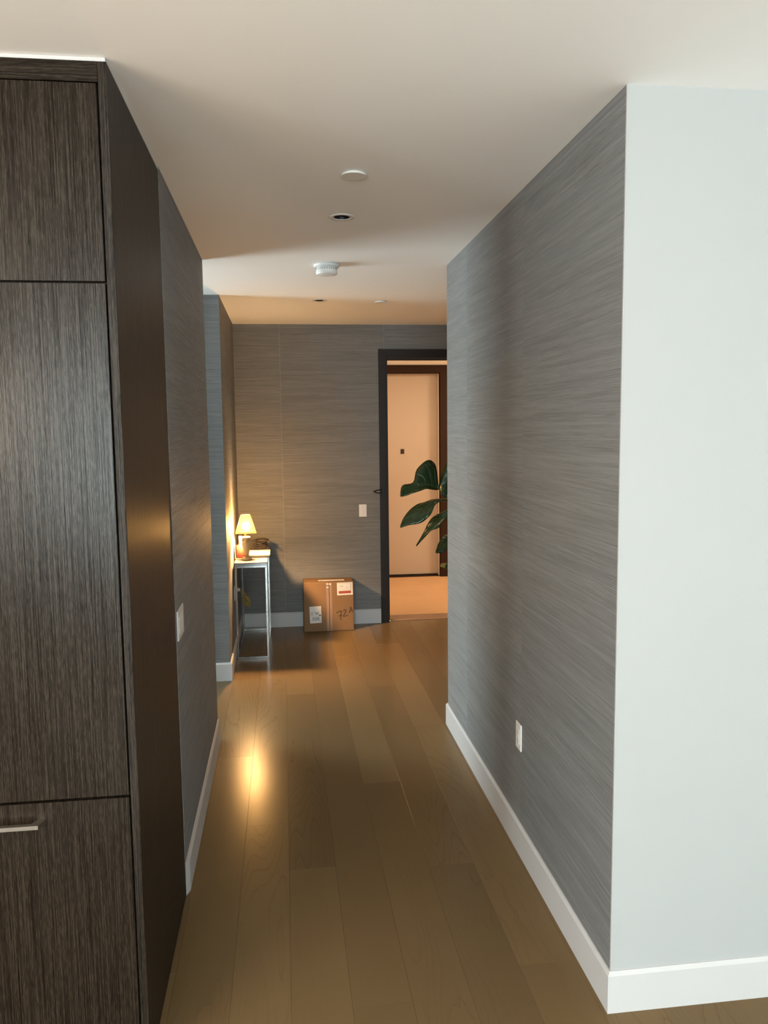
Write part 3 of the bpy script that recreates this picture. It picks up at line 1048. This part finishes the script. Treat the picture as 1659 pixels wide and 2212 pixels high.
tum = []
bm = bmesh.new()
tx, ty = -0.275, 6.84
prof = [(0.0, TT + 0.0005), (0.028, TT + 0.0005), (0.032, TT + 0.10), (0.0305, TT + 0.10), (0.027, TT + 0.006), (0.0, TT + 0.006)]
rings = [[bm.verts.new((tx + max(r, .0003) * math.cos(2 * PI * i / 28), ty + max(r, .0003) * math.sin(2 * PI * i / 28), z)) for i in range(28)] for r, z in prof]
for a, b in zip(rings, rings[1:]):
    for i in range(28):
        bm.faces.new((a[i], a[(i + 1) % 28], b[(i + 1) % 28], b[i]))
tag(finish('tumbler', bm, MAT['clear'], None, True), 'clear glass tumbler on the console table behind the flat case', 'glass')

st = thing('coiled_strap', 'dark coiled strap heaped at the far end of the console table', 'strap', (-0.215, 6.98, TT))
rg = random.Random(11)
bm = bmesh.new()
lp = []
for i in range(34):
    a = i / 9.0 * 2 * PI
    rr = 0.058 + 0.012 * math.sin(i * 1.7)
    lp.append((-0.215 + rr * math.cos(a) * 1.0, 6.99 + 0.075 * math.sin(a + 0.3), TT + 0.010 + 0.0019 * i + 0.022 * (0.5 + 0.5 * math.sin(a * 1.0 + 0.8)) * (i / 34)))
tube(bm, catmull(lp, 4), 0.0062, 6, flat=1.0)
finish('strap_loops', bm, MAT['strap'], st, True)
bm = bmesh.new()
end = [(-0.17, 6.97, TT + 0.065), (-0.155, 6.965, TT + 0.072), (-0.142, 6.96, TT + 0.066), (-0.132, 6.955, TT + 0.056)]
tube(bm, catmull(end, 4), 0.0062, 6)
finish('strap_end', bm, MAT['strap'], st, True)
bm = bmesh.new()
bmesh.ops.create_uvsphere(bm, u_segments=18, v_segments=10, radius=1.0, matrix=Matrix.Translation((-0.20, 6.985, TT + 0.076)) @ Matrix.Diagonal((0.045, 0.03, 0.018, 1)))
finish('strap_pouch', bm, MAT['strap'], st, True)

# ------------------------------------------------------------------ cardboard box
X0, X1, FY, BY, BZ = 0.148, 0.600, 7.04, 7.262, 0.447
bxo = thing('cardboard_box', 'brown cardboard parcel box marked 72A standing against the end wall', 'box', ((X0 + X1) / 2, (FY + BY) / 2, 0))
bm = bmesh.new()
bx(bm, X0, X1, FY, BY, 0.0, BZ, 0.005)
for v in bm.verts:            # slightly tired, not quite square
    if v.co.z > 0.3:
        v.co.x += 0.004 * (0.5 - (v.co.x - X0) / (X1 - X0)) + 0.002
        v.co.z += 0.004 * math.sin(v.co.x * 18)
carton = finish('carton', bm, MAT['cardboard'], bxo)


def bpart(name, x0, x1, z0, z1, t0, t1, mat, par=None, rot=0.0):
    bm = bmesh.new()
    bx(bm, x0, x1, FY - t1, FY - t0, z0, z1)
    if rot:
        bmesh.ops.rotate(bm, verts=bm.verts, cent=((x0 + x1) / 2, FY, (z0 + z1) / 2), matrix=Matrix.Rotation(rot, 3, 'Y'))
    o = finish(name, bm, mat, bxo if par is None else None)
    if par is not None:
        o.parent = par
    return o


bpart('flap_seam', 0.3775, 0.3815, 0.004, 0.442, -0.001, 0.0007, MAT['seam'])
bpart('tape_strip', 0.355, 0.3765, 0.003, 0.440, 0.0002, 0.0006, MAT['tape'])
bpart('tape_strip', 0.3825, 0.404, 0.003, 0.440, 0.0002, 0.0006, MAT['tape'])
for xa, xb, za, zb in ((0.354, 0.374, 0.428, 0.436), (0.354, 0.374, 0.398, 0.405), (0.380, 0.396, 0.424, 0.436)):
    bpart('tape_tag', xa, xb, za, zb, 0.0006, 0.001, MAT['paper'])
lab = bpart('shipping_label', 0.202, 0.306, 0.079, 0.232, 0.0002, 0.001, MAT['paper'], None, math.radians(-1.5))


def print_part(name, items, mat, par, rot, cx, cz):
    bm = bmesh.new()
    for x0, x1, z0, z1 in items:
        bx(bm, x0, x1, FY - 0.0016, FY - 0.001, z0, z1)
    bmesh.ops.rotate(bm, verts=bm.verts, cent=(cx, FY, cz), matrix=Matrix.Rotation(rot, 3, 'Y'))
    o = finish(name, bm, mat, None)
    o.parent = par
    return o


rg = random.Random(2)
bars = []
x = 0.222
while x < 0.288:
    w_ = rg.choice((0.0015, 0.0025, 0.004))
    bars.append((x, x + w_, 0.104, 0.134))
    x += w_ + rg.choice((0.0015, 0.002, 0.003))
print_part('barcode', bars, MAT['greyink'], lab, math.radians(-1.5), 0.254, 0.155)
lines = [(0.21, 0.235, z, z + 0.002) for z in (0.177, 0.171, 0.165, 0.159, 0.153)] + [(0.24, 0.29, 0.176, 0.179), (0.252, 0.282, 0.160, 0.169), (0.21, 0.30, 0.143, 0.1442), (0.208, 0.298, 0.099, 0.1005), (0.288, 0.298, 0.088, 0.091)]
print_part('label_print', lines, MAT['greyink'], lab, math.radians(-1.5), 0.254, 0.155)
print_part('black_dot', [(0.287, 0.3, 0.142, 0.155)], MAT['ink'], lab, math.radians(-1.5), 0.254, 0.155)
pouch = bpart('packing_slip_pouch', 0.450, 0.591, 0.326, 0.440, 0.0002, 0.0015, MAT['paper'], None, math.radians(-1.0))


def pouch_print(name, items, mat):
    bm = bmesh.new()
    for x0, x1, z0, z1 in items:
        bx(bm, x0, x1, FY - 0.0021, FY - 0.0015, z0, z1)
    bmesh.ops.rotate(bm, verts=bm.verts, cent=(0.52, FY, 0.383), matrix=Matrix.Rotation(math.radians(-1.0), 3, 'Y'))
    o = finish(name, bm, mat, None)
    o.parent = pouch


pouch_print('red_band', [(0.464, 0.575, 0.341, 0.364)], MAT['redink'])
pouch_print('slip_print', [(0.4625, 0.57, 0.3755, 0.3765), (0.4625, 0.57, 0.431, 0.432), (0.475, 0.51, 0.41, 0.412), (0.475, 0.505, 0.404, 0.406), (0.525, 0.55, 0.395, 0.397)], MAT['greyink'])
pouch_print('pouch_edge', [(0.573, 0.577, 0.37, 0.434)], MAT['greyink'])
bm = bmesh.new()
poly_prism(bm, [(0.29, 7.085), (0.52, 7.085), (0.518, 7.135), (0.285, 7.135)], 'z', BZ + 0.003, BZ + 0.0052)
tl = finish('top_label', bm, MAT['paper'], bxo)
bm = bmesh.new()
bx(bm, 0.298, 0.325, 7.095, 7.105, BZ + 0.005, BZ + 0.0058)
o = finish('label_print', bm, MAT['ink'], None); o.parent = tl


# handwritten 72A
def stroke(pts, r=0.0032):
    bm = bmesh.new()
    tube(bm, catmull([(x, FY - 0.0008, z) for x, z in pts], 5), r, 6)
    for v in bm.verts:
        v.co.y = FY - 0.0008 + (v.co.y - FY + 0.0008) * 0.25
    return bm


def handwrite(name, strokes):
    bm = bmesh.new()
    for s in strokes:
        tube(bm, catmull([(x, FY - 0.0008, z) for x, z in s], 5), 0.0030, 6)
    for v in bm.verts:
        v.co.y = FY - 0.0008 + (v.co.y - FY + 0.0008) * 0.25
    finish(name, bm, MAT['ink'], bxo, True)


handwrite('handwritten_7', [[(0.443, 0.160), (0.450, 0.172), (0.470, 0.177), (0.487, 0.181), (0.482, 0.155), (0.479, 0.125), (0.480, 0.100)], [(0.459, 0.137), (0.475, 0.139), (0.493, 0.143)]])
handwrite('handwritten_2', [[(0.505, 0.178), (0.513, 0.190), (0.524, 0.192), (0.528, 0.182), (0.520, 0.163), (0.508, 0.143), (0.502, 0.132), (0.512, 0.131), (0.528, 0.137), (0.545, 0.141)]])
handwrite('handwritten_A', [[(0.557, 0.158), (0.562, 0.180), (0.566, 0.200), (0.570, 0.214), (0.577, 0.200), (0.583, 0.180), (0.586, 0.166)], [(0.560, 0.178), (0.573, 0.181), (0.586, 0.186)]])

# ------------------------------------------------------------------ fiddle-leaf fig, mostly hidden by the right-hand wall
PX, PY = 1.50, 6.15
fig = thing('fiddle_leaf_fig', 'fiddle leaf fig with big dark green leaves reaching out before the open doorway', 'plant', (PX, PY, 0))
bm = bmesh.new()
lathe(bm, PX, PY, [(0.12, 0.0), (0.125, 0.01), (0.16, 0.30), (0.165, 0.32), (0.152, 0.32), (0.148, 0.28)], 32)
finish('pot', bm, MAT['pot'], fig, True)
bm = bmesh.new()
lathe(bm, PX, PY, [(0.147, 0.27), (0.147, 0.285), (0.05, 0.292)], 24)
finish('soil', bm, MAT['soil'], fig)
bm = bmesh.new()
trunk = catmull([(PX, PY, 0.28), (PX - 0.03, PY + 0.01, 0.6), (PX + 0.01, PY, 0.95), (PX - 0.04, PY - 0.01, 1.3), (PX - 0.02, PY, 1.6), (PX, PY, 1.85)], 6)
tube(bm, trunk, [0.017 - 0.009 * i / (len(trunk) - 1) for i in range(len(trunk))], 10)
finish('trunk', bm, MAT['bark'], fig, True)
LEAVES = {
 'l1': (6.20, [[(1.217, 1.328), (1.21, 1.423), (1.192, 1.522), (1.133, 1.556), (1.044, 1.485), (1.01, 1.383), (0.921, 1.363), (0.898, 1.287)],
  [(1.217, 1.324), (1.187, 1.343), (1.143, 1.355), (1.098, 1.36), (1.046, 1.35), (0.994, 1.332), (0.943, 1.311), (0.898, 1.283)],
  [(1.217, 1.32), (1.18, 1.321), (1.135, 1.329), (1.098, 1.334), (1.054, 1.32), (0.994, 1.303), (0.95, 1.286), (0.902, 1.276)]], (0.05, -0.05, -0.06)),
 'l2': (6.10, [[(1.271, 1.254), (1.204, 1.256), (1.149, 1.25), (1.094, 1.229), (1.039, 1.216), (0.973, 1.174), (0.918, 1.114), (0.885, 1.053)],
  [(1.271, 1.247), (1.204, 1.245), (1.153, 1.231), (1.101, 1.2), (1.046, 1.169), (0.984, 1.127), (0.925, 1.085), (0.885, 1.046)],
  [(1.271, 1.24), (1.204, 1.237), (1.156, 1.213), (1.131, 1.163), (1.101, 1.124), (1.038, 1.078), (0.947, 1.062), (0.892, 1.042)]], (0.07, -0.06, -0.03)),
 'l3': (5.98, [[(1.307, 1.207), (1.269, 1.196), (1.225, 1.157), (1.184, 1.137), (1.142, 1.102), (1.113, 1.053), (1.086, 0.989), (1.028, 0.885)],
  [(1.31, 1.185), (1.269, 1.169), (1.228, 1.138), (1.197, 1.1), (1.158, 1.061), (1.123, 1.015), (1.087, 0.968), (1.028, 0.881)],
  [(1.318, 1.163), (1.274, 1.138), (1.241, 1.115), (1.209, 1.081), (1.189, 1.035), (1.137, 1.01), (1.107, 0.969), (1.032, 0.877)]], (0.03, -0.03, 0.20)),
 'l4': (6.15, [[(1.37, 0.99), (1.317, 0.977), (1.269, 0.959), (1.231, 0.931), (1.198, 0.891), (1.168, 0.84)],
  [(1.373, 0.945), (1.325, 0.936), (1.28, 0.919), (1.239, 0.894), (1.205, 0.865), (1.168, 0.837)],
  [(1.377, 0.908), (1.332, 0.891), (1.28, 0.87), (1.239, 0.846), (1.205, 0.832), (1.171, 0.829)]], (0.07, -0.04, -0.05)),
 'l5': (6.10, [[(1.249, 1.262), (1.216, 1.292), (1.201, 1.357), (1.216, 1.411), (1.242, 1.482), (1.272, 1.572), (1.308, 1.636)],
  [(1.256, 1.262), (1.252, 1.298), (1.241, 1.356), (1.256, 1.428), (1.286, 1.507), (1.316, 1.578), (1.334, 1.643)],
  [(1.267, 1.261), (1.3, 1.297), (1.33, 1.354), (1.359, 1.433), (1.378, 1.516), (1.371, 1.588), (1.345, 1.65)]], (0.04, 0.05, -0.04)),
 'l6': (6.15, [[(1.309, 0.784), (1.287, 0.766), (1.268, 0.737), (1.249, 0.712)],
  [(1.324, 0.769), (1.298, 0.747), (1.276, 0.726), (1.253, 0.704)],
  [(1.339, 0.746), (1.313, 0.724), (1.283, 0.703), (1.257, 0.696)]], (0.03, -0.03, -0.02)),
 'yl': (6.25, [[(1.293, 0.723), (1.274, 0.72), (1.255, 0.721), (1.236, 0.718)],
  [(1.293, 0.708), (1.273, 0.705), (1.254, 0.706), (1.236, 0.706)],
  [(1.292, 0.686), (1.273, 0.682), (1.254, 0.691), (1.235, 0.695)]], (0.01, -0.01, -0.01)),
}


def leaf_mesh(rows, mat, label=None, thick=0.0009):
    """rows: three 3-D polylines (one edge, midrib, other edge) -> a thin curved blade with UVs"""
    E1, MD, E2 = [catmull(r, 4) for r in rows]
    n = min(len(E1), len(MD), len(E2))
    bm = bmesh.new()
    uvl = bm.loops.layers.uv.new('UVMap')
    K = 4
    grid = []
    for i in range(n):
        row = []
        for j in range(-K, K + 1):
            t = abs(j) / K
            e_ = (E1 if j < 0 else E2)[i]
            p = MD[i].lerp(e_, t)
            p = p + Vector((0, -1, 0)) * 0.010 * math.sin(t * PI) * (1 if i not in (0, n - 1) else 0)
            row.append((bm.verts.new(p), (i / (n - 1), 0.5 + 0.5 * j / K)))
        grid.append(row)
    for i in range(n - 1):
        for j in range(2 * K):
            q_ = (grid[i][j], grid[i][j + 1], grid[i + 1][j + 1], grid[i + 1][j])
            f = bm.faces.new([v[0] for v in q_])
            f.smooth = True
            for lp_, v in zip(f.loops, q_):
                lp_[uvl].uv = v[1]
    me = bpy.data.meshes.new('leaf')
    bm.to_mesh(me); bm.free()
    me.materials.append(mat)
    o = bpy.data.objects.new('leaf', me)
    COL.objects.link(o)
    sol = o.modifiers.new('thickness', 'SOLIDIFY'); sol.thickness = thick
    o.parent = fig
    o.matrix_parent_inverse = Matrix.Translation(-Vector(fig.location))
    if label:
        o['label'] = label
    return o


def stalk(a, b):
    bm = bmesh.new()
    a, b = Vector(a), Vector(b)
    tube(bm, catmull([a, a.lerp(b, 0.5) + Vector((0, 0, 0.01)), b], 4), 0.0035, 6)
    finish('leaf_stalk', bm, MAT['bark'], fig, True)


def trunk_at(z):
    return min(trunk, key=lambda p: abs(p.z - z))


for key, (Y, rows, (d1, d2, tipd)) in LEAVES.items():
    R3 = []
    for ri, row in enumerate(rows):
        n = len(row)
        out = []
        for i, (x, z) in enumerate(row):
            t = i / (n - 1)
            w_ = math.sin(PI * min(1, max(0, t)))
            dy = (d1 if ri == 0 else (0 if ri == 1 else d2)) * w_ + tipd * t
            # keep each point on its own sight line only approximately: depth change is small
            out.append((x, Y + dy, z))
        R3.append(out)
    leaf_mesh(R3, MAT['leafy'] if key == 'yl' else MAT['leaf'], 'yellowed leaf' if key == 'yl' else None)
    b0 = R3[1][0]
    stalk(trunk_at(b0[2] - 0.03), b0)
rg = random.Random(9)
for i in range(9):
    z = 0.75 + 0.13 * i
    a = rg.uniform(-0.9, 0.9) + (0 if i % 2 else 0.6)
    base = Vector(trunk_at(z)) + Vector((math.cos(a), math.sin(a), 0.25)) * 0.05
    dirv = Vector((math.cos(a), math.sin(a), rg.uniform(-0.1, 0.5))).normalized()
    sidev = dirv.cross(Vector((0, 0, 1))).normalized()
    Lg = rg.uniform(0.24, 0.32)
    prof = [0.01, 0.07, 0.085, 0.095, 0.11, 0.10, 0.06, 0.0]
    rows = [[], [], []]
    for k_, w_ in enumerate(prof):
        t = k_ / 7
        p = base + dirv * Lg * t + Vector((0, 0, -0.10 * t * t))
        rows[1].append(p)
        rows[0].append(p + sidev * w_ + Vector((0, 0, 0.03 * w_ / 0.1)))
        rows[2].append(p - sidev * w_ + Vector((0, 0, 0.03 * w_ / 0.1)))
    leaf_mesh(rows, MAT['leaf'])
    stalk(trunk_at(z), base)

S.cycles.use_denoising = True
S.cycles.max_bounces = 10
S.cycles.diffuse_bounces = 6
S.cycles.transparent_max_bounces = 16
S.cycles.sample_clamp_indirect = 12.0
